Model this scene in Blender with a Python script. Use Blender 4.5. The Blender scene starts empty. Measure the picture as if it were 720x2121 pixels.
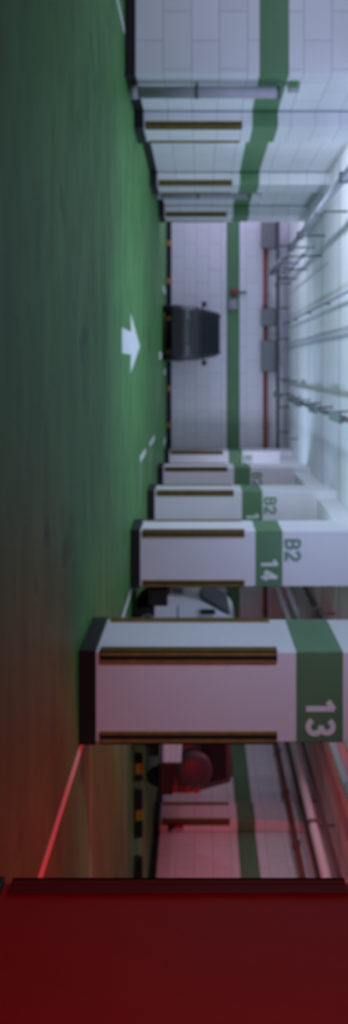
import bpy, bmesh, math, random
from mathutils import Vector, Matrix
R = math.radians
SC = bpy.context.scene
COL = SC.collection
random.seed(4)

# ---------------------------------------------------------------- camera
# x = to the right-hand columns, y = down the aisle, z = up.  The photograph was taken with the camera on its side.
F_PX, EYE = 1700.0, 1.10
cd = bpy.data.cameras.new('camera')
cam = bpy.data.objects.new('camera', cd); COL.objects.link(cam)
cd.sensor_fit = 'AUTO'; cd.sensor_width = 36.0
cd.lens = F_PX / 2121 * 36.0
cd.shift_x = -54.0 / 2121; cd.shift_y = -300.5 / 2121
cd.clip_start = 0.05; cd.clip_end = 200
cam.matrix_world = Matrix(((0, -1, 0, 0), (0, 0, -1, 0), (1, 0, 0, EYE), (0, 0, 0, 1)))
cd.dof.use_dof = True; cd.dof.focus_distance = 1.5; cd.dof.aperture_fstop = 3.3
SC.camera = cam

# ---------------------------------------------------------------- world, exposure
w = bpy.data.worlds.new('world'); SC.world = w; w.use_nodes = True
bgn = w.node_tree.nodes['Background']
bgn.inputs['Color'].default_value = (0.60, 0.68, 1.0, 1); bgn.inputs['Strength'].default_value = 0.10
vs = SC.view_settings
vs.view_transform = 'Standard'; vs.look = 'None'; vs.exposure = 0.0; vs.gamma = 1.0; vs.use_curve_mapping = False

def aim(o, target):
    o.rotation_euler = (Vector(target) - o.location).to_track_quat('-Z', 'Y').to_euler()
def area(name, loc, target, sx, sy, power, color, spread=180):
    l = bpy.data.lights.new(name, 'AREA'); l.shape = 'RECTANGLE'; l.size = sx; l.size_y = sy
    l.energy = power; l.color = color; l.spread = R(spread)
    o = bpy.data.objects.new(name, l); COL.objects.link(o); o.location = loc; aim(o, target); return o
def spot(name, loc, target, power, color, angle, blend=1.0, radius=0.25):
    l = bpy.data.lights.new(name, 'SPOT'); l.energy = power; l.color = color
    l.spot_size = R(angle); l.spot_blend = blend; l.shadow_soft_size = radius
    o = bpy.data.objects.new(name, l); COL.objects.link(o); o.location = loc; aim(o, target); return o
# kind, name, place, aim, size (x, y) or cone angle, spread or radius, watts per channel
LIGHTS = [
 ('A', 'aisle_ceiling_light', (-1.6, 10.5, 3.85), (-0.6, 16, 1.2), (3.5, 0.6), 150, (82, 96, 156)),
 ('A', 'added_near_floor_fill', (-2.4, 6.0, 3.88), (-2.0, 7.0, 0), (3.0, 0.6), 100, (4, 6, 5)),  # unseen light added to lift the near floor on the left
 ('A', 'added_far_side_fill', (-7.2, 24.8, 2.2), (3, 21.5, 2.4), (3.6, 3.0), 170, (75, 70, 120)),  # unseen fill added to light the far end from the left
 ('A', 'hidden_column_fill', (2.72, 14.05, 0.9), (-0.6, 14.05, 4.2), (0.16, 0.3), 150, (46, 63, 85)),  # these are added out of sight behind the columns to brighten the ceiling
 ('A', 'hidden_column_fill', (2.72, 18.2, 0.9), (-0.6, 18.2, 4.2), (0.16, 0.3), 150, (10, 11, 20)),
 ('A', 'hidden_column_fill', (2.72, 22.2, 0.9), (-0.6, 22.2, 4.2), (0.16, 0.3), 150, (32, 42, 60)),
 ('A', 'hidden_pilaster_fill', (-4.17, 14.8, 0.9), (-1.2, 14.8, 4.2), (0.14, 0.3), 150, (72, 80, 106)),  # more added ceiling fill, hidden behind the pilasters
 ('A', 'hidden_pilaster_fill', (-4.17, 22.85, 0.9), (-1.2, 22.0, 4.2), (0.14, 0.3), 150, (30, 35, 46)),
 ('A', 'added_left_wall_fill', (-6.6, 7.6, 3.88), (-6.2, 11.5, 1.8), (2.5, 0.5), 150, (64, 72, 110)),  # added out of view for the dim near face of the left wall
 ('A', 'added_far_wall_fill', (4.0, 22.6, 3.3), (1.8, 27, 1.6), (0.8, 0.3), 110, (10, 10.5, 16)),  # added behind the columns to brighten the darker part of the far wall
 ('A', 'hidden_column_front_fill', (3.0, 8.55, 3.2), (3.0, 12.95, 3.5), (0.5, 0.2), 110, (9.5, 13, 21)),  # hidden fill added for the upper front of the next column
 ('S', 'added_column_spot', (-2.0, 4.5, 3.85), (2.8, 8.2, 1.6), 42, 0.25, (480, 645, 960)),  # unseen spot added to light the near white column
 ('S', 'added_red_bay_fill', (5.6, 16.4, 3.85), (10.9, 18.3, 1.5), 115, 0.25, (230, 0.5, 0.5)),  # added red light standing in for the red tint on the right wall
 ('S', 'added_red_bay_upfill', (9.3, 11.5, 0.5), (9.6, 17.5, 3.9), 95, 0.25, (260, 0.5, 0.5)),  # unseen red fill added to tint the upper bay
 ('S', 'added_red_floor_fill', (4.4, 4.6, 3.85), (3.2, 4.9, 0.0), 66, 0.25, (290, 0.5, 0.5)),  # added to redden the near floor, no lamp of the garage
 ('S', 'added_red_bay_floor_fill', (6.4, 10.4, 3.85), (6.4, 10.6, 0.0), 100, 0.25, (330, .5, .5)),  # this and the next are added to spread the red tint over the bay floor
 ('S', 'added_red_bay_floor_fill', (5.0, 8.0, 3.85), (4.8, 7.6, 0.0), 110, 0.25, (300, .5, .5)),
 ('A', 'added_bay_wall_fill', (5.7, 16.3, 3.3), (10.9, 18.3, 3.0), (0.4, 0.2), 140, (14, 8, 11)),  # hidden fill added to lift the upper wall of the bay
 ('S', 'added_red_column_fill', (0.3, -1.2, 1.7), (2.5, 3.9, 1.0), 60, 0.25, (275, 2, 2)),  # added behind the camera to redden the nearest column
]
WORLD = (0.095, 0.022, 0.037)
bgn.inputs['Color'].default_value = (*WORLD, 1); bgn.inputs['Strength'].default_value = 1.0
for kd, nm, lo, ta, sz, sp_, pw in LIGHTS:
    e_ = max(max(pw), 1e-6); c_ = tuple(p / e_ for p in pw)
    if kd == 'A': area(nm, lo, ta, sz[0], sz[1], e_, c_, sp_)
    else: spot(nm, lo, ta, e_, c_, sz, 1.0, sp_)

# ---------------------------------------------------------------- materials
MATS = {}
def mat(name, color, rough=0.55, spec=0.3, metal=0.0, noise=0.0, nscale=6.0, bump=0.0):
    if name in MATS: return MATS[name]
    m = bpy.data.materials.new(name); m.use_nodes = True; nt = m.node_tree
    b = nt.nodes['Principled BSDF']
    b.inputs['Base Color'].default_value = (*color, 1); b.inputs['Roughness'].default_value = rough
    b.inputs['Specular IOR Level'].default_value = spec; b.inputs['Metallic'].default_value = metal
    geo = nt.nodes.new('ShaderNodeNewGeometry')
    n = nt.nodes.new('ShaderNodeTexNoise'); n.inputs['Scale'].default_value = nscale; n.inputs['Detail'].default_value = 5
    nt.links.new(geo.outputs['Position'], n.inputs['Vector'])
    if noise:
        r = nt.nodes.new('ShaderNodeMapRange'); r.inputs['From Min'].default_value = 0.3; r.inputs['From Max'].default_value = 0.7
        r.inputs['To Min'].default_value = 1 - noise; r.inputs['To Max'].default_value = 1 + noise
        nt.links.new(n.outputs['Fac'], r.inputs['Value'])
        mx = nt.nodes.new('ShaderNodeVectorMath'); mx.operation = 'SCALE'; mx.inputs[0].default_value = color
        nt.links.new(r.outputs['Result'], mx.inputs['Scale']); nt.links.new(mx.outputs['Vector'], b.inputs['Base Color'])
    if bump:
        bp = nt.nodes.new('ShaderNodeBump'); bp.inputs['Strength'].default_value = bump; bp.inputs['Distance'].default_value = 0.02
        nt.links.new(n.outputs['Fac'], bp.inputs['Height']); nt.links.new(bp.outputs['Normal'], b.inputs['Normal'])
    MATS[name] = m; return m

def tile_mat(name, color, joint, bw=0.85, rh=0.41, zoff=0.155, mortar=0.011):
    m = bpy.data.materials.new(name); m.use_nodes = True; nt = m.node_tree; b = nt.nodes['Principled BSDF']
    b.inputs['Roughness'].default_value = 0.5; b.inputs['Specular IOR Level'].default_value = 0.3
    geo = nt.nodes.new('ShaderNodeNewGeometry'); sp = nt.nodes.new('ShaderNodeSeparateXYZ'); nt.links.new(geo.outputs['Position'], sp.inputs[0])
    add = nt.nodes.new('ShaderNodeMath'); add.operation = 'ADD'; nt.links.new(sp.outputs['X'], add.inputs[0]); nt.links.new(sp.outputs['Y'], add.inputs[1])
    sub = nt.nodes.new('ShaderNodeMath'); sub.operation = 'SUBTRACT'; sub.inputs[1].default_value = zoff; nt.links.new(sp.outputs['Z'], sub.inputs[0])
    cb = nt.nodes.new('ShaderNodeCombineXYZ'); nt.links.new(add.outputs[0], cb.inputs['X']); nt.links.new(sub.outputs[0], cb.inputs['Y'])
    br = nt.nodes.new('ShaderNodeTexBrick'); br.offset = 0.5
    br.inputs['Scale'].default_value = 1.0; br.inputs['Mortar Size'].default_value = mortar; br.inputs['Mortar Smooth'].default_value = 0.3
    br.inputs['Brick Width'].default_value = bw; br.inputs['Row Height'].default_value = rh
    br.inputs['Color1'].default_value = (*color, 1); br.inputs['Color2'].default_value = (*[c * 0.95 for c in color], 1); br.inputs['Mortar'].default_value = (*joint, 1)
    nt.links.new(cb.outputs[0], br.inputs['Vector']); nt.links.new(br.outputs['Color'], b.inputs['Base Color'])
    bp = nt.nodes.new('ShaderNodeBump'); bp.inputs['Strength'].default_value = 0.3; bp.inputs['Distance'].default_value = 0.01; bp.invert = True
    nt.links.new(br.outputs['Fac'], bp.inputs['Height']); nt.links.new(bp.outputs['Normal'], b.inputs['Normal'])
    MATS[name] = m; return m

WHITE = mat('white_paint', (0.80, 0.80, 0.81), 0.5, 0.3, noise=0.02, nscale=2)
TILE = tile_mat('white_block_wall', (0.80, 0.80, 0.81), (0.58, 0.57, 0.60))
GREEN = mat('green_band_paint', (0.115, 0.245, 0.115), 0.5, 0.3, noise=0.05, nscale=3)
LEVEL = mat('green_lettering', (0.17, 0.31, 0.20), 0.5, 0.3)
BLACK = mat('black_skirting', (0.018, 0.017, 0.017), 0.5, 0.3)
YELLOW = mat('dull_yellow_rubber', (0.28, 0.18, 0.045), 0.6, 0.2, noise=0.2, nscale=9)
GUARDBLACK = mat('black_rubber', (0.02, 0.018, 0.018), 0.6, 0.2)
STOPYEL = mat('yellow_reflector', (0.42, 0.22, 0.02), 0.5, 0.3)
LINE = mat('white_line_paint', (0.78, 0.82, 0.80), 0.55, 0.3, noise=0.06, nscale=8)
WORN = mat('worn_line_paint', (0.30, 0.40, 0.31), 0.6, 0.3, noise=0.25, nscale=5)
REDPIPE = mat('red_pipe_paint', (0.27, 0.07, 0.055), 0.5, 0.4)
STEEL = mat('galvanised_steel', (0.36, 0.35, 0.38), 0.7, 0.25, metal=0.0, noise=0.06)
DARKSTEEL = mat('dark_steel', (0.13, 0.13, 0.13), 0.5, 0.3)
DUCTGREY = mat('grey_duct_metal', (0.16, 0.17, 0.15), 0.5, 0.3, noise=0.08)
PIPEWHITE = mat('white_pipe', (0.82, 0.82, 0.83), 0.4, 0.4)
RED_TINT = mat('red_light_tint', (0.45, 0.038, 0.040), 0.55, 0.15, noise=0.04, nscale=2)  # red light tint put into the nearest column's colour
RED_TINT_DARK = mat('red_light_tint_rubber', (0.16, 0.012, 0.012), 0.6, 0.15)  # same red tint put into the colour of that column's corner guards

def floor_mat():
    m = bpy.data.materials.new('green_floor_paint'); m.use_nodes = True; nt = m.node_tree; b = nt.nodes['Principled BSDF']
    b.inputs['Roughness'].default_value = 0.55; b.inputs['Specular IOR Level'].default_value = 0.25
    geo = nt.nodes.new('ShaderNodeNewGeometry')
    mp = nt.nodes.new('ShaderNodeMapping'); mp.inputs['Scale'].default_value = (0.5, 1.3, 1); nt.links.new(geo.outputs['Position'], mp.inputs['Vector'])
    n1 = nt.nodes.new('ShaderNodeTexNoise'); n1.inputs['Scale'].default_value = 1.6; n1.inputs['Detail'].default_value = 7; n1.inputs['Roughness'].default_value = 0.62
    nt.links.new(mp.outputs[0], n1.inputs['Vector'])
    cr = nt.nodes.new('ShaderNodeValToRGB')
    cr.color_ramp.elements[0].position = 0.30; cr.color_ramp.elements[0].color = (0.052, 0.176, 0.040, 1)
    cr.color_ramp.elements[1].position = 0.62; cr.color_ramp.elements[1].color = (0.098, 0.292, 0.074, 1)
    nt.links.new(n1.outputs['Fac'], cr.inputs['Fac'])
    n2 = nt.nodes.new('ShaderNodeTexNoise'); n2.inputs['Scale'].default_value = 1.1; n2.inputs['Detail'].default_value = 3
    nt.links.new(geo.outputs['Position'], n2.inputs['Vector'])
    c2 = nt.nodes.new('ShaderNodeValToRGB')
    c2.color_ramp.elements[0].position = 0.26; c2.color_ramp.elements[0].color = (0.45, 0.45, 0.45, 1)
    c2.color_ramp.elements[1].position = 0.36; c2.color_ramp.elements[1].color = (1, 1, 1, 1)
    nt.links.new(n2.outputs['Fac'], c2.inputs['Fac'])
    mx = nt.nodes.new('ShaderNodeMix'); mx.data_type = 'RGBA'; mx.blend_type = 'MULTIPLY'; mx.inputs['Factor'].default_value = 1
    nt.links.new(cr.outputs['Color'], mx.inputs[6]); nt.links.new(c2.outputs['Color'], mx.inputs[7]); nt.links.new(mx.outputs[2], b.inputs['Base Color'])
    return m
def ceiling_mat():
    m = bpy.data.materials.new('white_ceiling_panels'); m.use_nodes = True; nt = m.node_tree; b = nt.nodes['Principled BSDF']
    b.inputs['Roughness'].default_value = 0.6; b.inputs['Specular IOR Level'].default_value = 0.2
    geo = nt.nodes.new('ShaderNodeNewGeometry'); sp = nt.nodes.new('ShaderNodeSeparateXYZ'); nt.links.new(geo.outputs['Position'], sp.inputs[0])
    d = nt.nodes.new('ShaderNodeMath'); d.operation = 'DIVIDE'; d.inputs[1].default_value = 2.4; nt.links.new(sp.outputs['Y'], d.inputs[0])
    f = nt.nodes.new('ShaderNodeMath'); f.operation = 'FRACT'; nt.links.new(d.outputs[0], f.inputs[0])
    cr = nt.nodes.new('ShaderNodeValToRGB'); e = cr.color_ramp.elements
    e[0].position = 0.0; e[0].color = (0.60, 0.61, 0.60, 1); e[1].position = 0.10; e[1].color = (0.80, 0.81, 0.82, 1)
    x = e.new(0.92); x.color = (0.80, 0.81, 0.82, 1); x = e.new(1.0); x.color = (0.60, 0.61, 0.60, 1)
    nt.links.new(f.outputs[0], cr.inputs['Fac']); nt.links.new(cr.outputs['Color'], b.inputs['Base Color'])
    return m
FLOOR = floor_mat(); CEIL = ceiling_mat()

# ---------------------------------------------------------------- helpers
class MB:
    def __init__(self): self.bm = bmesh.new(); self.mats = []
    def _m(self, m):
        if m not in self.mats: self.mats.append(m)
        return self.mats.index(m)
    def _tag(self, faces, m, smooth=False):
        i = self._m(m)
        for f in faces: f.material_index = i; f.smooth = smooth
    def box(self, x0, x1, y0, y1, z0, z1, m, bev=0.0, seg=2):
        b = bmesh.new(); bmesh.ops.create_cube(b, size=1)
        for v in b.verts: v.co = Vector(((x0 + x1) / 2 + v.co.x * (x1 - x0), (y0 + y1) / 2 + v.co.y * (y1 - y0), (z0 + z1) / 2 + v.co.z * (z1 - z0)))
        if bev: bmesh.ops.bevel(b, geom=b.edges[:], offset=bev, segments=seg, profile=0.5, affect='EDGES')
        return self._merge(b, m)
    def _merge(self, b, m, smooth=False):
        mp = {v: self.bm.verts.new(v.co) for v in b.verts}; fs = []
        for f in b.faces:
            try: fs.append(self.bm.faces.new([mp[v] for v in f.verts]))
            except ValueError: pass
        b.free(); self._tag(fs, m, smooth); return self
    def tube(self, p, q, r, m, n=14, caps=True, r2=None):
        p, q = Vector(p), Vector(q); ax = (q - p).normalized(); u = ax.orthogonal().normalized(); v = ax.cross(u); r2 = r if r2 is None else r2
        A = [self.bm.verts.new(p + (u * math.cos(t) + v * math.sin(t)) * r) for t in [2 * math.pi * i / n for i in range(n)]]
        B = [self.bm.verts.new(q + (u * math.cos(t) + v * math.sin(t)) * r2) for t in [2 * math.pi * i / n for i in range(n)]]
        fs = [self.bm.faces.new((A[i], A[(i + 1) % n], B[(i + 1) % n], B[i])) for i in range(n)]
        self._tag(fs, m, True)
        if caps: self._tag([self.bm.faces.new(A[::-1]), self.bm.faces.new(B)], m)
        return self
    def lathe(self, c, prof, m, n=28, axis='X'):
        # prof = [(axial, radius)...] revolved round an axis through c
        c = Vector(c); rings = []
        for a, r in prof:
            ring = []
            for i in range(n):
                t = 2 * math.pi * i / n
                o = {'X': (a, r * math.cos(t), r * math.sin(t)), 'Y': (r * math.cos(t), a, r * math.sin(t)), 'Z': (r * math.cos(t), r * math.sin(t), a)}[axis]
                ring.append(self.bm.verts.new(c + Vector(o)))
            rings.append(ring)
        fs = []
        for A, B in zip(rings, rings[1:]):
            fs += [self.bm.faces.new((A[i], A[(i + 1) % n], B[(i + 1) % n], B[i])) for i in range(n)]
        self._tag(fs, m, True)
        self._tag([self.bm.faces.new(rings[0][::-1]), self.bm.faces.new(rings[-1])], m); return self
    def loft(self, secs, m, smooth=True):
        rings = [[self.bm.verts.new(p) for p in s] for s in secs]; n = len(rings[0]); fs = []
        for A, B in zip(rings, rings[1:]):
            fs += [self.bm.faces.new((A[i], A[(i + 1) % n], B[(i + 1) % n], B[i])) for i in range(n)]
        self._tag(fs, m, smooth)
        self._tag([self.bm.faces.new(rings[0][::-1]), self.bm.faces.new(rings[-1])], m); return self
    def prism(self, poly, z0, z1, m):
        A = [self.bm.verts.new((x, y, z0)) for x, y in poly]; B = [self.bm.verts.new((x, y, z1)) for x, y in poly]; n = len(poly)
        self._tag([self.bm.faces.new((A[i], A[(i + 1) % n], B[(i + 1) % n], B[i])) for i in range(n)] + [self.bm.faces.new(A[::-1]), self.bm.faces.new(B)], m); return self
    def slab(self, quad, t, m):
        # thin plate: four corners, thickness t outwards along the normal
        q = [Vector(p) for p in quad]; nrm = (q[1] - q[0]).cross(q[3] - q[0]).normalized()
        A = [self.bm.verts.new(p) for p in q]; B = [self.bm.verts.new(p + nrm * t) for p in q]
        self._tag([self.bm.faces.new((A[i], A[(i + 1) % 4], B[(i + 1) % 4], B[i])) for i in range(4)] + [self.bm.faces.new(A[::-1]), self.bm.faces.new(B)], m); return self
    def build(self, name, parent=None, loc=None):
        bmesh.ops.recalc_face_normals(self.bm, faces=self.bm.faces[:])
        me = bpy.data.meshes.new(name); self.bm.to_mesh(me); self.bm.free()
        for m in self.mats: me.materials.append(m)
        o = bpy.data.objects.new(name, me); COL.objects.link(o)
        if parent: o.parent = parent
        if loc: o.location = loc
        return o
def tag(o, label=None, cat=None, group=None, kind=None):
    if label: o['label'] = label
    if cat: o['category'] = cat
    if group: o['group'] = group
    if kind: o['kind'] = kind
    return o
def empty(name, loc, label, cat, group=None, rz=0):
    o = bpy.data.objects.new(name, None); COL.objects.link(o); o.location = loc; o.rotation_euler = (0, 0, rz)
    return tag(o, label, cat, group)
def copy_tree(o, parent=None):
    c = o.copy(); COL.objects.link(c)
    if parent: c.parent = parent
    for ch in list(o.children): copy_tree(ch, c)
    return c
def struct(o): o['kind'] = 'structure'; return o
def arc(cx, cy, rx, ry, a0, a1, n=14):
    return [(cx + rx * math.cos(R(a0 + (a1 - a0) * i / n)), cy + ry * math.sin(R(a0 + (a1 - a0) * i / n))) for i in range(n + 1)]
GLYPH = {  # strokes in a 0.62 x 1 cell
    '1': [[(0.10, 0.78), (0.36, 0.96), (0.36, 0.0)]],
    '2': [arc(0.31, 0.70, 0.25, 0.24, 165, -35) + [(0.08, 0.06), (0.60, 0.06)]],
    '3': [arc(0.29, 0.725, 0.23, 0.215, 150, -90) + arc(0.29, 0.275, 0.26, 0.235, 90, -150)],
    '4': [[(0.46, 0.0), (0.46, 0.94), (0.06, 0.27), (0.62, 0.27)]],
    '5': [[(0.54, 0.94), (0.16, 0.94), (0.12, 0.54)] + arc(0.29, 0.32, 0.27, 0.26, 125, -150)],
    '6': [arc(0.32, 0.30, 0.25, 0.25, 0, 360, 24), [(0.50, 0.94), (0.25, 0.70), (0.08, 0.36)]],
    '7': [[(0.06, 0.94), (0.58, 0.94), (0.24, 0.0)]],
    'B': [[(0.08, 0.0), (0.08, 0.94), (0.30, 0.94)] + arc(0.32, 0.725, 0.22, 0.215, 90, -90) + [(0.08, 0.51)], [(0.30, 0.51)] + arc(0.32, 0.285, 0.25, 0.235, 90, -90) + [(0.08, 0.05)]],
}
def text_part(name, s, size, x, y, z, m, parent, width=1.0, stroke=0.05):
    g = MB(); cell = width / len(s); cnt = 0
    for k, ch in enumerate(s):
        for st in GLYPH[ch]:
            pts = [Vector((x + k * cell + px * cell * 1.32, y - 0.0008, z + pz * size)) for px, pz in st]
            for p, q in zip(pts, pts[1:]):
                d = (q - p).normalized(); n = Vector((-d.z, 0, d.x)) * stroke / 2; e = d * stroke * 0.18
                cnt += 1; g.slab([p - e - n, q + e - n, q + e + n, p - e + n], 0.0016 + 0.00012 * cnt, m)
    return g.build(name, parent)

# ---------------------------------------------------------------- the setting
H = 3.95
XL, XR, YF = -4.28, 10.95, 27.0
struct(MB().box(-11, 11.3, -3, 27.3, -0.2, 0, FLOOR).build('floor'))
struct(MB().box(-11, 11.3, -3, 27.3, H, H + 0.2, CEIL).build('ceiling'))
def wall(name, x0, x1, y0, y1, n, faces):
    w_ = struct(MB().box(x0, x1, y0, y1, 0, H, TILE).build(name))
    e = 0.004
    bx0, bx1, by0, by1 = x0 - (e if 'w' in faces else 0), x1 + (e if 'e' in faces else 0), y0 - (e if 's' in faces else 0), y1
    struct(MB().box(bx0, bx1, by0, by1, 1.97, 2.40, GREEN).build('trim_%d' % n))
    e = 0.02
    bx0, bx1, by0 = x0 - (e if 'w' in faces else 0), x1 + (e if 'e' in faces else 0), y0 - (e if 's' in faces else 0)
    struct(MB().box(bx0, bx1, by0, by1, 0, 0.155, BLACK, 0.004).build('baseboard_' + name[5:]))
    return w_
wall('wall_far', -11, 11.2, YF, YF + 0.25, 1, 's')
wall('wall_left', -11, XL, 12.0, 22.6, 2, 'es')
wall('wall_right', XR, XR + 0.25, -3, YF, 3, 'w')
# down-stand beam along the column row
struct(MB().box(2.74, 3.3, -2.9, YF - 0.02, 3.54, H - 0.002, WHITE, 0.006).build('trim_4'))

# ---------------------------------------------------------------- columns and pilasters
def corner_guard(px, py, sx, sy, parent, leg=0.10, t=0.014, z0=0.19, z1=1.80, mats=None):
    # L-shaped rubber strip on a corner; sx, sy = direction of the outer corner
    my, mk = mats or (YELLOW, GUARDBLACK)
    g = MB()
    def seg(a, b, m, k):
        # strip from a to b along each leg, measured from the corner
        g.box(min(px - sx * a, px - sx * b), max(px - sx * a, px - sx * b), min(py, py + sy * t * k), max(py, py + sy * t * k), z0, z1, m)
        g.box(min(px, px + sx * t * k), max(px, px + sx * t * k), min(py - sy * a, py - sy * b), max(py - sy * a, py - sy * b), z0, z1, m)
    seg(-t, 0.030, my, 1.0); seg(0.030, 0.072, mk, 0.85); seg(0.072, leg, my, 1.0)
    return g.build('corner_guard', parent)
def column(x0, x1, y0, y1, label, cat='column', group=None, number=None, corners=((-1, -1), (1, -1), (-1, 1), (1, 1)), paint=None, name='column', nx=0.42, top=H, back=None):
    cx, cy = (x0 + x1) / 2, (y0 + y1) / 2
    t = empty(name, (cx, cy, 0), label, cat, group)
    a0, a1, b0, b1 = x0 - cx, x1 - cx, y0 - cy, y1 - cy
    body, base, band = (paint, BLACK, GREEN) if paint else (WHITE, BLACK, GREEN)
    if name == 'pilaster': body = TILE
    MB().box(a0, a1, b0, b1, 0, top - 0.001, body, 0.008).build('shaft', t)
    e = 0.022
    el, er = (0 if back == 'w' else e), (0 if back == 'e' else e)
    MB().box(a0 - el, a1 + er, b0 - e, b1 + e, 0, 0.155, BLACK, 0.012).build('base', t)
    if not paint:
        e = 0.003
        MB().box(a0 - e * (back != 'w'), a1 + e * (back != 'e'), b0 - e, b1 + e, 1.97, 2.40, band, 0.008).build('green_band', t)
    for sx, sy in corners:
        corner_guard(a0 if sx < 0 else a1, b0 if sy < 0 else b1, sx, sy, t, mats=(RED_TINT_DARK, RED_TINT_DARK) if paint else None)
    if number:
        text_part('number_marking', number, 0.25, a0 + nx, b0 - 0.005, 2.07, LINE, t, width=0.36)
        text_part('level_marking', 'B2', 0.24, a0 + 0.13, b0 - 0.002, 2.50 if number == '13' else 2.44, LEVEL, t, width=0.37)
    return t
column(2.50, 3.38, 2.80, 3.98, 'column nearest the camera with red light tinted into its colour, standing before the bay with the spare-wheel car', paint=RED_TINT)
column(2.59, 3.41, 7.46, 8.42, 'square white column with the number 13 on its green band', number='13', nx=0.43)
column(2.59, 3.46, 12.95, 13.85, 'white column with number 14 and B2 written at its green band', number='14', nx=0.44)
column(2.59, 3.45, 17.1, 18.0, 'white column just behind column 14 with part of its number showing', number='15', nx=0.45)
column(2.59, 3.45, 21.1, 22.0, 'white column third back from column 13, its number hidden and B2 in view', number='16', nx=0.45)
column(2.59, 3.45, 25.2, 26.1, 'white column farthest down the row, closest to the far wall', number='17', nx=0.45)
pl = ['white block pilaster on the left wall just beyond the nearest grey pipe',
      'white block pilaster on the left wall, middle one, just before the second grey pipe',
      'white block pilaster at the far end of the left wall beside the far wall']
for (y0, lab) in zip((13.7, 18.0, 21.7), pl):
    column(XL + 0.022, -4.0, y0, y0 + 0.9, lab, 'pilaster', corners=((1, -1), (1, 1)), name='pilaster', back='w')
column(XR - 0.27, XR - 0.022, 19.3, 20.1, 'pilaster with dark corner strips on the right-hand wall beyond the spare-wheel car', 'pilaster', corners=((-1, -1), (-1, 1)), name='pilaster', back='e')

# ---------------------------------------------------------------- floor markings
def mark(name, poly, m, label, cat, group=None):
    cx = sum(p[0] for p in poly) / len(poly); cy = sum(p[1] for p in poly) / len(poly)
    return tag(MB().prism([(x - cx, y - cy) for x, y in poly], 0, 0.004, m).build(name, loc=(cx, cy, 0)), label, cat, group)
def line(x0, x1, y0, y1, label, m=None, group=None):
    return mark('painted_line', [(x0, y0), (x1, y0), (x1, y1), (x0, y1)], m or LINE, label, 'floor line', group)
ax = -0.375
mark('painted_arrow', [(ax - 0.18, 11.55), (ax + 0.18, 11.55), (ax + 0.18, 13.1), (ax + 0.47, 12.95), (ax, 15.0), (ax - 0.47, 12.95), (ax - 0.18, 13.1)], LINE,
     'white direction arrow painted on the green aisle floor', 'floor arrow')
line(-4.93, -4.83, 4.0, 11.95, 'white bay line running to the foot of the left wall')
line(3.46, 3.56, 4.2, 8.3, 'white line along the bay edge from column 13 towards the camera')
line(3.52, 3.62, 10.2, 13.6, 'white line along the bay edge at the foot of column 14')
line(3.6, 10.9, 8.22, 8.30, 'faint bay line across the bay floor level with column 13', WORN)
line(3.66, 10.9, 12.02, 12.12, 'faint bay line across the bay floor in front of the white truck', WORN)
line(1.64, 1.76, 15.1, 16.6, 'short bright white dash in the aisle beside column 15')
line(1.64, 1.76, 18.0, 19.9, 'short bright white dash in the aisle, second one farther back')
line(1.78, 2.57, 15.02, 15.2, 'pale worn line from the nearer white dash across to column 14', WORN)
line(1.78, 2.57, 18.0, 18.2, 'pale worn line from the farther white dash across to column 15', WORN)
line(-0.42, -0.22, 22.1, 23.4, 'white mark on the floor in front of the black car')
line(0.06, 0.24, 24.6, 26.4, 'white mark on the floor beside the mirror side of the black car')
line(-2.44, -2.28, 24.2, 26.2, 'white mark at the far wall on the other side of the black car')
line(2.22, 2.38, 24.6, 26.4, 'white mark at the far wall near the last column')

# ---------------------------------------------------------------- wheel stops
def wheel_stop(cx, cy, L, label, group):
    t = empty('wheel_stop', (cx, cy, 0), label, 'wheel stop', group)
    h, d = 0.14, 0.16
    prof = [(-d / 2, 0), (d / 2, 0), (d / 2 - 0.02, h * 0.6), (d / 2 - 0.045, h), (-d / 2 + 0.045, h), (-d / 2 + 0.02, h * 0.6)]
    MB().loft([[(-L / 2, y, z) for y, z in prof], [(L / 2, y, z) for y, z in prof]], GUARDBLACK, False).build('rubber_block', t)
    k = 1.06
    MB().loft([[(x, y * k, max(0.03, z * 1.03)) for y, z in prof] for x in (-0.085, 0.085)], STOPYEL, False).build('yellow_reflector', t)
    return t
fw = ['leftmost along the far wall by the last left pilaster', 'at the far wall below the red alarm', 'at the far wall hidden behind the black car',
      'at the far wall beside the black car, towards the columns', 'at the far wall between the black car and last column', 'at the far wall nearest the last column']
for x, lab in zip((-4.05, -2.81, -1.62, -0.50, 0.71, 1.90), fw):
    wheel_stop(x, 26.86, 1.08, 'black yellow-patched wheel stop ' + lab, 'wheel stops along the far wall')
for x, L, lab in ((6.70, 0.42, 'next to the tail of the white truck'), (7.48, 0.76, 'in the middle of the right-hand bay'), (8.62, 0.80, 'in the right-hand bay closest to the right wall')):
    wheel_stop(x, 13.75, L, 'black wheel stop with orange patch ' + lab, 'wheel stops in the right-hand bay')

# ---------------------------------------------------------------- left wall pipes
def drain_pipe(x, y, label, blab):
    t = empty('drain_pipe', (x, y, 0), label, 'pipe', 'grey pipes on the left wall')
    MB().tube((0, 0, 0.11), (0, 0, 2.28), 0.088, STEEL, 20).tube((0, 0, 0.06), (0, 0, 0.16), 0.10, STEEL, 20).build('pipe', t)
    MB().tube((0, 0, 1.02), (0, 0, 1.08), 0.096, DARKSTEEL, 20).box(-0.16, 0, -0.02, 0.02, 1.03, 1.07, DARKSTEEL).build('clamp', t)
    MB().tube((0, 0, 2.26), (0, 0, 2.30), 0.098, DARKSTEEL, 20).build('cap', t)
    b = empty('wall_box', (x - 0.09, y, 2.42), blab, 'box', 'small boxes on the left wall')
    MB().box(-0.085, 0.07, -0.08, 0.08, 0, 0.17, STEEL, 0.01).build('housing', b)
    MB().box(-0.05, 0.05, -0.086, -0.078, 0.03, 0.14, mat('green_plastic', (0.10, 0.34, 0.06), 0.4), 0.003).build('green_front', b)
drain_pipe(-4.13, 12.35, 'grey vertical pipe on the left wall nearest the camera', 'small green-fronted box on the left wall above the nearest grey pipe')
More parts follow.
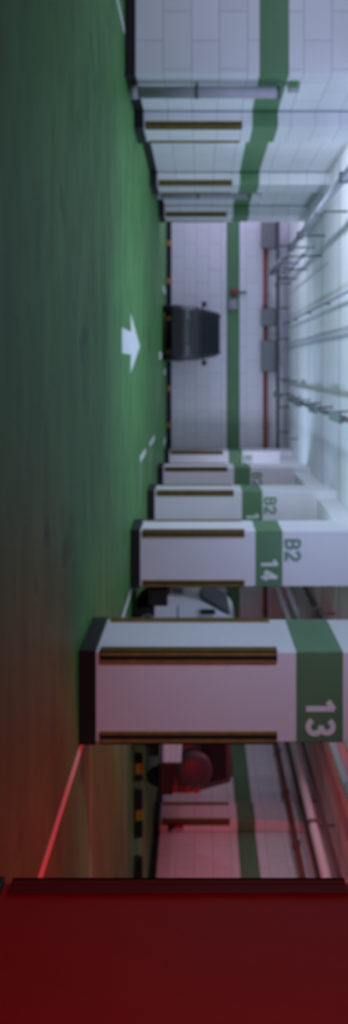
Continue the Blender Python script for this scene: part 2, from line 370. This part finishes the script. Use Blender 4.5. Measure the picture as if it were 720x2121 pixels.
drain_pipe(-4.13, 19.75, 'grey vertical pipe on the left wall between the middle and far pilasters', 'small green-fronted box on the left wall above the far grey pipe')

# ---------------------------------------------------------------- far wall services
ZP = 3.23
def red_pipe(x0, y0, x1, y1, label, ticks):
    t = empty('red_pipe', (x0, y0, ZP), label, 'pipe')
    MB().tube((0, 0, 0), (x1 - x0, y1 - y0, 0), 0.07, REDPIPE, 16).build('pipe', t)
    for (bx, by) in ticks:
        if y0 == y1: MB().box(bx - x0 - 0.02, bx - x0 + 0.02, -0.08, 0.17, -0.09, 0.09, DARKSTEEL).build('bracket', t)
        else: MB().box(-0.08, 0.13, by - y0 - 0.02, by - y0 + 0.02, -0.09, 0.09, DARKSTEEL).build('bracket', t)
red_pipe(-4.25, 26.82, 10.50, 26.82, 'red pipe running along the top of the far wall', [(-4 + 2 * i, 26.8) for i in range(8)])
red_pipe(10.58, 26.9, 10.58, 0.5, 'red pipe running along the right-hand wall above the spare-wheel car', [(10.6, 5 + 2.2 * i) for i in range(10)])
def louvre(x0, x1, label):
    c = (x0 + x1) / 2; hw = (x1 - x0) / 2
    t = empty('ventilation_grille', (c, 26.70, 3.08), label, 'vent', 'grilles at the top of the far wall')
    MB().box(-hw, hw, -0.06, 0.03, 0, 0.50, DUCTGREY, 0.01).build('housing', t)
    s = MB()
    for k in range(6): s.slab([(-hw + 0.03, -0.062, 0.05 + k * 0.072), (hw - 0.03, -0.062, 0.05 + k * 0.072), (hw - 0.03, -0.085, 0.085 + k * 0.072), (-hw + 0.03, -0.085, 0.085 + k * 0.072)], 0.008, STEEL)
    s.build('slats', t)
louvre(-4.70, -3.84, 'grey grille at the top of the far wall nearest the left wall')
louvre(-1.90, -1.32, 'narrow grey grille at the top of the far wall, middle one of three')
louvre(-0.86, 0.16, 'wide grey grille at the top of the far wall above the black car')
def tray(name, pts, wdt, hgt, m, label, rods, cat='cable tray', dia=None, rodm=None, clamp=True):
    (xa, ya, za), (xb, yb, zb) = pts
    t = empty(name, (xa, ya, za), label, cat)
    p = MB()
    if dia: p.tube((0, 0, 0), (xb - xa, yb - ya, zb - za), dia / 2, m, 16)
    else:
        horiz = abs(xb - xa) > abs(yb - ya)
        if horiz:
            p.box(0, xb - xa, -wdt / 2, wdt / 2, 0, 0.01, m); p.box(0, xb - xa, -wdt / 2, -wdt / 2 + 0.01, 0, hgt, m); p.box(0, xb - xa, wdt / 2 - 0.01, wdt / 2, 0, hgt, m)
        else:
            p.box(-wdt / 2, wdt / 2, 0, yb - ya, 0, 0.01, m); p.box(-wdt / 2, -wdt / 2 + 0.01, 0, yb - ya, 0, hgt, m); p.box(wdt / 2 - 0.01, wdt / 2, 0, yb - ya, 0, hgt, m)
    p.build('pipe' if dia else 'tray', t)
    for s in rods:
        k = (s - (xa if abs(xb - xa) > abs(yb - ya) else ya)) / ((xb - xa) if abs(xb - xa) > abs(yb - ya) else (yb - ya))
        q = Vector((xb - xa, yb - ya, zb - za)) * k
        r = MB().tube(q, (q.x, q.y, H - za), 0.022, rodm or DARKSTEEL, 8)
        if clamp:
            c = (dia or wdt) / 2 + 0.02
            r.box(q.x - c, q.x + c, q.y - 0.05, q.y + 0.05, q.z - c * 0.9, q.z + max(c * 0.9, hgt), DARKSTEEL, 0.01)
        r.build('hanger', t)
    return t
tray('cable_tray', [(-4.7, 26.5, 3.56), (3.2, 26.5, 3.56)], 0.22, 0.10, DARKSTEEL, 'dark cable tray along the top of the far wall', [-3.9, -2.9, -1.9, -0.9, 0.4, 1.3, 2.1], clamp=False)
# ---------------------------------------------------------------- aisle ceiling services
tray('ceiling_pipe', [(-3.0, 7.0, 3.38), (-3.0, 26.3, 3.38)], 0, 0, mat('pale_grey_pipe', (0.36, 0.37, 0.41), 0.5), 'thick grey pipe hung on rods under the ceiling beside the left wall', [8.6, 10.8, 13.0, 15.84, 18.75, 20.6, 22.3, 23.7, 25.0, 26.0], 'pipe', dia=0.13)
tray('ceiling_pipe', [(-2.6, 17.8, 3.50), (-2.6, 26.3, 3.50)], 0, 0, mat('mid_grey_pipe', (0.30, 0.31, 0.33), 0.5), 'shorter grey pipe hung beside the thick pipe near the far wall', [19.2, 21.9, 24.2, 25.6], 'pipe', dia=0.05)
tray('ceiling_pipe', [(-1.38, 7.0, 3.80), (-1.38, 26.8, 3.80)], 0, 0, mat('slate_pipe', (0.34, 0.33, 0.40), 0.5), 'thin grey pipe close under the ceiling left of the aisle centre', [9, 12, 15, 18, 21, 24, 26], 'pipe', dia=0.06, clamp=False)
tray('ceiling_conduit', [(-0.68, 7.0, 3.90), (-0.68, 26.8, 3.90)], 0.14, 0.045, mat('pale_conduit', (0.56, 0.56, 0.62), 0.5), 'pale flat conduit on the ceiling along the aisle centre', [], 'conduit')
lt = tray('lighting_track', [(0.86, 7.0, 3.47), (0.86, 26.4, 3.47)], 0.07, 0.05, mat('grey_track', (0.13, 0.15, 0.15), 0.5), 'dark lighting track hung below the ceiling right of the aisle centre', [8.5, 11.0, 13.6, 15.8, 17.6, 19.4, 21.2, 23.0, 24.8, 26.0], 'lighting track')
for y in (14.2, 17.0, 19.8, 22.6, 25.4):
    b = MB().box(-0.09, 0.09, y - 7.0 - 0.55, y - 7.0 + 0.55, -0.06, -0.005, mat('lamp_housing', (0.17, 0.20, 0.20), 0.4), 0.012).build('lamp_housing', lt)
for (x, y, lab) in ((0.42, 24.0, 'above the wide grille'), (2.1, 24.0, 'near the last column')):
    t = empty('hanging_rod', (x, y, 3.52), 'dark rod hanging from the ceiling by the far wall, ' + lab, 'rod')
    MB().tube((0, 0, 0), (0, 0, H - 3.52), 0.024, DARKSTEEL, 8).build('rod', t)
    MB().box(-0.06, 0.06, -0.06, 0.06, 0, 0.04, DARKSTEEL, 0.01).build('foot', t)
# ---------------------------------------------------------------- right bay ceiling services
tray('ceiling_pipe', [(10.3, 6.0, 3.50), (10.4, 26.3, 3.50)], 0, 0, DARKSTEEL, 'dark pipe under the bay ceiling closest to the right wall', [9, 12.5, 16.5, 19.6, 23], 'pipe', dia=0.10)
tray('ceiling_pipe', [(9.72, 6.0, 3.50), (9.72, 26.3, 3.50)], 0, 0, PIPEWHITE, 'fat white pipe under the bay ceiling near the right wall', [8, 13, 17.4, 21.9], 'pipe', dia=0.20)
tray('ceiling_pipe', [(9.75, 6.0, 3.76), (9.75, 26.3, 3.76)], 0, 0, DARKSTEEL, 'dark pipe just above the fat white pipe in the bay', [], 'pipe', dia=0.09)
tray('ceiling_pipe', [(8.87, 6.0, 3.90), (8.87, 26.8, 3.90)], 0, 0, mat('slate_pipe', (0.34, 0.33, 0.40)), 'thin grey pipe along the bay ceiling between white pipes', [], 'pipe', dia=0.07)
tray('ceiling_pipe', [(6.85, 6.0, 3.50), (6.85, 26.3, 3.50)], 0, 0, PIPEWHITE, 'lower white pipe over the white truck in the bay', [17.6, 21], 'pipe', dia=0.15)
tray('ceiling_pipe', [(6.55, 6.0, 3.68), (6.55, 26.3, 3.68)], 0, 0, PIPEWHITE, 'higher white pipe over the white truck in the bay', [], 'pipe', dia=0.15)
tray('cable_tray', [(5.2, 6.0, 3.56), (5.2, 26.3, 3.56)], 0.20, 0.08, DARKSTEEL, 'dark cable tray over the bay just behind the columns', [10, 13.5, 17.3, 20.6, 24])

# ---------------------------------------------------------------- far wall alarm and box
t = empty('alarm', (-2.45, 26.98, 2.12), 'small red alarm on the green band of the far wall', 'alarm')
MB().lathe((0, -0.03, 0.10), [(-0.05, 0.04), (-0.045, 0.10), (0.0, 0.13), (0.045, 0.13)], mat('alarm_red', (0.24, 0.06, 0.055), 0.4), axis='Y').build('bell', t)
MB().box(-0.03, 0.03, -0.05, 0.015, 0.24, 0.50, DARKSTEEL, 0.01).build('beacon', t)
t = empty('junction_box', (-2.05, 26.98, 2.02), 'grey junction box on the green band of the far wall beside the red alarm', 'box')
MB().box(-0.17, 0.17, -0.09, 0.015, 0, 0.30, mat('grey_box', (0.30, 0.30, 0.32), 0.5), 0.012).build('housing', t)
MB().box(-0.14, 0.14, -0.10, -0.088, 0.03, 0.27, STEEL, 0.004).build('lid', t)

# ---------------------------------------------------------------- vehicles
GLASS = mat('dark_glass', (0.012, 0.015, 0.018), 0.35, 0.3)
TYRE = mat('tyre_rubber', (0.016, 0.015, 0.016), 0.7, 0.2)
RIM = mat('wheel_rim', (0.30, 0.30, 0.31), 0.35, 0.5, metal=0.5)
PLASTIC = mat('black_plastic', (0.025, 0.022, 0.021), 0.5, 0.3)
LAMP = mat('lamp_lens', (0.16, 0.16, 0.17), 0.3, 0.4)
TAIL = mat('red_tail_lens', (0.50, 0.015, 0.015), 0.25, 0.5)
PLATE = mat('plate', (0.55, 0.55, 0.55), 0.4)
def rrect(hw, z0, z1, y, r=0.12, n=4):
    r = min(r, hw * 0.9, (z1 - z0) * 0.49); pts = []
    for cx, cz, a in ((hw - r, z1 - r, 0), (-hw + r, z1 - r, 90), (-hw + r, z0 + r, 180), (hw - r, z0 + r, 270)):
        for i in range(n + 1):
            t = R(a + 90 * i / n); pts.append((cx + r * math.cos(t), y, cz + r * math.sin(t)))
    return pts
def wheel(x, y, r, wd, side, parent):
    w_ = MB().lathe((x, y, r), [(-wd / 2, r * 0.62), (-wd / 2, r * 0.9), (-wd / 2 + 0.03, r), (wd / 2 - 0.03, r), (wd / 2, r * 0.9), (wd / 2, r * 0.62)], TYRE).build('wheel', parent)
    rim = MB().lathe((x + side * (wd / 2 - 0.01), y, r), [(0, r * 0.6), (side * 0.018, r * 0.58), (side * 0.008, r * 0.5), (side * 0.004, r * 0.2), (side * 0.022, r * 0.14)], RIM, 20)
    for k in range(5):
        a = 2 * math.pi * k / 5; c = Vector((x + side * (wd / 2 + 0.002), y, r))
        rim.tube(c + Vector((0, math.cos(a), math.sin(a))) * r * 0.12, c + Vector((0, math.cos(a), math.sin(a))) * r * 0.56, 0.022, RIM, 6)
    rim.build('rim', w_)
def bil(q, u, v):
    return (Vector(q[0]) * (1 - u) + Vector(q[1]) * u) * (1 - v) + (Vector(q[3]) * (1 - u) + Vector(q[2]) * u) * v
def panel(q, u0, u1, v0, v1, m, t=0.012):
    return MB().slab([bil(q, u0, v0), bil(q, u1, v0), bil(q, u1, v1), bil(q, u0, v1)], t, m)
def suv(loc, rz, L, W, Ht, paint, label, spare=False, belt=1.02):
    t = empty('car', loc, label, 'car', None, rz)
    hw = W / 2
    b = MB()
    st = [(0.0, hw * 0.84, 0.34, belt * 0.80), (0.04 * L, hw * 0.93, 0.27, belt * 0.92), (0.12 * L, hw * 0.98, 0.24, belt * 0.965), (0.26 * L, hw, 0.22, belt), (0.6 * L, hw, 0.22, belt + 0.02),
          (0.92 * L, hw * 0.99, 0.24, belt + 0.02), (0.97 * L, hw * 0.96, 0.28, belt), (L, hw * 0.9, 0.34, belt * 0.96)]
    b.loft([rrect(h_, z0, z1, y, 0.13) for y, h_, z0, z1 in st], paint)
    zb, zt = belt - 0.04, Ht
    Bq = [(-hw * 0.95, 0.23 * L), (hw * 0.95, 0.23 * L), (hw * 0.95, 0.985 * L), (-hw * 0.95, 0.985 * L)]
    Tq = [(-hw * 0.78, 0.37 * L), (hw * 0.78, 0.37 * L), (hw * 0.78, 0.93 * L), (-hw * 0.78, 0.93 * L)]
    c = bmesh.new()
    vb = [c.verts.new((x, y, zb)) for x, y in Bq]; vt = [c.verts.new((x, y, zt)) for x, y in Tq]
    c.faces.new(vb[::-1]); c.faces.new(vt)
    for i in range(4): c.faces.new((vb[i], vb[(i + 1) % 4], vt[(i + 1) % 4], vt[i]))
    bmesh.ops.bevel(c, geom=c.edges[:], offset=0.06, segments=4, profile=0.5, affect='EDGES')
    b._merge(c, paint, True)
    b.build('body', t)
    P = lambda k, z: (k[0], k[1], z)
    front = [P(Bq[0], zb), P(Bq[1], zb), P(Tq[1], zt), P(Tq[0], zt)]
    back = [P(Bq[2], zb), P(Bq[3], zb), P(Tq[3], zt), P(Tq[2], zt)]
    right = [P(Bq[1], zb), P(Bq[2], zb), P(Tq[2], zt), P(Tq[1], zt)]
    left = [P(Bq[3], zb), P(Bq[0], zb), P(Tq[0], zt), P(Tq[3], zt)]
    panel(front, 0.06, 0.94, 0.10, 0.90, GLASS).build('windscreen', t)
    panel(back, 0.12, 0.88, 0.20, 0.86, GLASS).build('rear_window', t)
    for q, rev in ((right, False), (left, True)):
        for u0, u1 in ((0.10, 0.38), (0.41, 0.68), (0.71, 0.92)):
            if rev: u0, u1 = 1 - u1, 1 - u0
            panel(q, u0, u1, 0.16, 0.86, GLASS).build('side_window', t)
    for s in (-1, 1):
        wheel(s * (hw - 0.09), 0.17 * L, 0.31, 0.20, s, t); wheel(s * (hw - 0.09), 0.80 * L, 0.31, 0.20, s, t)
        MB().box(s * hw * 0.62 - 0.15, s * hw * 0.62 + 0.15, -0.01, 0.08, 0.66, 0.80, LAMP, 0.02).build('headlight', t)
        mir = MB().box(s * (hw + 0.08) - 0.08, s * (hw + 0.08) + 0.08, 0.29 * L, 0.29 * L + 0.09, belt + 0.03, belt + 0.17, PLASTIC, 0.025)
        mir.box(s * (hw - 0.03) - 0.06, s * (hw - 0.03) + 0.06, 0.29 * L + 0.02, 0.29 * L + 0.07, belt + 0.03, belt + 0.07, PLASTIC, 0.01); mir.build('mirror', t)
        for z0, z1 in ((0.58, 0.70), (0.88, 0.98), (1.04, 1.18)):
            MB().box(s * hw * 0.80 - 0.075, s * hw * 0.80 + 0.075, L - 0.06, L + 0.012, z0 - 0.08, z1 - 0.08, TAIL, 0.015).build('tail_light', t)
    g = MB().box(-hw * 0.42, hw * 0.42, -0.015, 0.06, 0.64, 0.80, PLASTIC, 0.015)
    for k in range(3): g.box(-hw * 0.40, hw * 0.40, -0.024, 0.0, 0.665 + k * 0.045, 0.68 + k * 0.045, RIM)
    g.build('grille', t)
    MB().box(-hw * 0.92, hw * 0.92, -0.05, 0.10, 0.26, 0.58, PLASTIC, 0.05, 3).build('front_bumper', t)
    MB().box(-hw * 0.94, hw * 0.94, L - 0.08, L + 0.06, 0.26, 0.56, PLASTIC, 0.05, 3).build('rear_bumper', t)
    if spare:
        MB().lathe((-0.12, L + 0.05, 0.97), [(-0.06, 0.30), (-0.04, 0.36), (0.06, 0.38), (0.11, 0.34), (0.135, 0.26), (0.14, 0.05)], paint, 32, 'Y').build('spare_wheel_cover', t)
    for s in (-1, 1):
        MB().tube((s * hw * 0.70, 0.42 * L, Ht + 0.03), (s * hw * 0.70, 0.88 * L, Ht + 0.03), 0.018, PLASTIC, 8).box(s * hw * 0.70 - 0.015, s * hw * 0.70 + 0.015, 0.43 * L, 0.46 * L, Ht - 0.03, Ht + 0.03, PLASTIC).box(s * hw * 0.70 - 0.015, s * hw * 0.70 + 0.015, 0.84 * L, 0.87 * L, Ht - 0.03, Ht + 0.03, PLASTIC).build('roof_rail', t)
    return t
suv((-1.0, 23.75, 0), 0, 2.95, 1.60, 1.70, mat('black_car_paint', (0.035, 0.035, 0.04), 0.35, 0.5), 'black car parked at the far wall facing the camera', belt=1.12)
suv((7.98, 19.95, 0), math.pi, 3.35, 1.42, 1.74, mat('grey_car_paint', (0.06, 0.05, 0.056), 0.4, 0.4), 'dark car with round spare-wheel cover and red tail lights beyond column 13', spare=True)

def truck(loc, rz, label):
    # nose at -y, cab-over cab, dropside bed
    t = empty('truck', loc, label, 'truck', None, rz)
    WP = mat('white_car_paint', (0.85, 0.85, 0.86), 0.35, 0.4)
    hw, L = 0.66, 2.72
    b = MB()
    prof = [(0.06, 0.36), (0.02, 0.62), (0.05, 0.86), (0.12, 1.08), (0.42, 1.60), (0.52, 1.66), (1.08, 1.66), (1.16, 1.60), (1.18, 0.36)]
    secs = []
    for x, k in ((-hw, 0.97), (-hw + 0.05, 1.0), (hw - 0.05, 1.0), (hw, 0.97)):
        secs.append([(x, 0.62 + (y - 0.62) * k, 1.0 + (z - 1.0) * k) for y, z in prof])
    b.loft(secs, WP, False).build('cab', t)
    ch = MB().box(-0.5, 0.5, 0.2, L - 0.05, 0.28, 0.42, PLASTIC).build('chassis', t)
    bed = MB().box(-hw, hw, 1.22, L, 0.46, 0.52, WP, 0.01)
    bed.box(-hw, -hw + 0.04, 1.22, L, 0.46, 0.80, WP, 0.008).box(hw - 0.04, hw, 1.22, L, 0.46, 0.80, WP, 0.008).box(-hw, hw, L - 0.04, L, 0.46, 0.80, WP, 0.008).box(-hw, hw, 1.22, 1.26, 0.46, 0.86, WP, 0.008)
    bed.build('bed', t)
    for s in (-1, 1):
        rail = MB()
        for k in range(3): rail.box(s * hw - 0.008, s * hw + 0.008, 1.24, L - 0.02, 0.55 + 0.09 * k, 0.565 + 0.09 * k, WP)
        rail.build('bed_side_rib', t)
        MB().slab([(s * (hw - 0.005), 0.38, 1.10), (s * (hw - 0.005), 1.02, 1.10), (s * (hw - 0.012), 1.02, 1.52), (s * (hw - 0.012), 0.56, 1.52)][:: (1 if s > 0 else -1)], 0.014, GLASS).build('side_window', t)
        MB().box(s * 0.48 - 0.12, s * 0.48 + 0.12, -0.01, 0.08, 0.66, 0.82, LAMP, 0.02).build('headlight', t)
        MB().box(s * hw - 0.006, s * hw + 0.006, 0.62, 0.74, 0.98, 1.01, PLASTIC).build('door_handle', t)
        MB().box(s * (hw + 0.09) - 0.06, s * (hw + 0.09) + 0.06, 0.24, 0.30, 1.10, 1.34, PLASTIC, 0.02).tube((s * (hw + 0.06), 0.27, 1.3), (s * (hw - 0.06), 0.36, 1.36), 0.012, PLASTIC, 6).build('mirror', t)
        wheel(s * (hw - 0.09), 0.50, 0.27, 0.16, s, t); wheel(s * (hw - 0.09), 2.18, 0.27, 0.16, s, t)
        MB().box(s * hw - 0.008, s * hw + 0.008, 0.2, 1.1, 0.74, 0.755, PLASTIC).build('trim_strip', t)
    MB().slab([(-0.56, 0.105, 1.12), (0.56, 0.105, 1.12), (0.54, 0.37, 1.56), (-0.54, 0.37, 1.56)], 0.02, GLASS).build('windscreen', t)
    MB().box(-hw - 0.01, hw + 0.01, -0.06, 0.22, 0.26, 0.60, PLASTIC, 0.04, 3).build('bumper', t)
    return t
truck((3.60, 13.72, 0), -math.pi / 2, 'small white truck with black bumper parked behind column 13, nose beside column 14')

t = empty('wall_sign', (10.82, 19.296, 0.34), 'small dark and red sign low on the right-hand pilaster', 'sign')
MB().box(-0.07, 0.09, -0.014, 0.003, 0, 0.36, PLASTIC, 0.004).build('plate', t)
MB().box(-0.05, 0.03, -0.018, -0.012, 0.17, 0.34, mat('sign_red', (0.45, 0.02, 0.02), 0.5), 0.002).build('red_panel', t)
MB().box(0.045, 0.075, -0.018, -0.012, 0.10, 0.35, LINE, 0.002).build('white_strip', t)
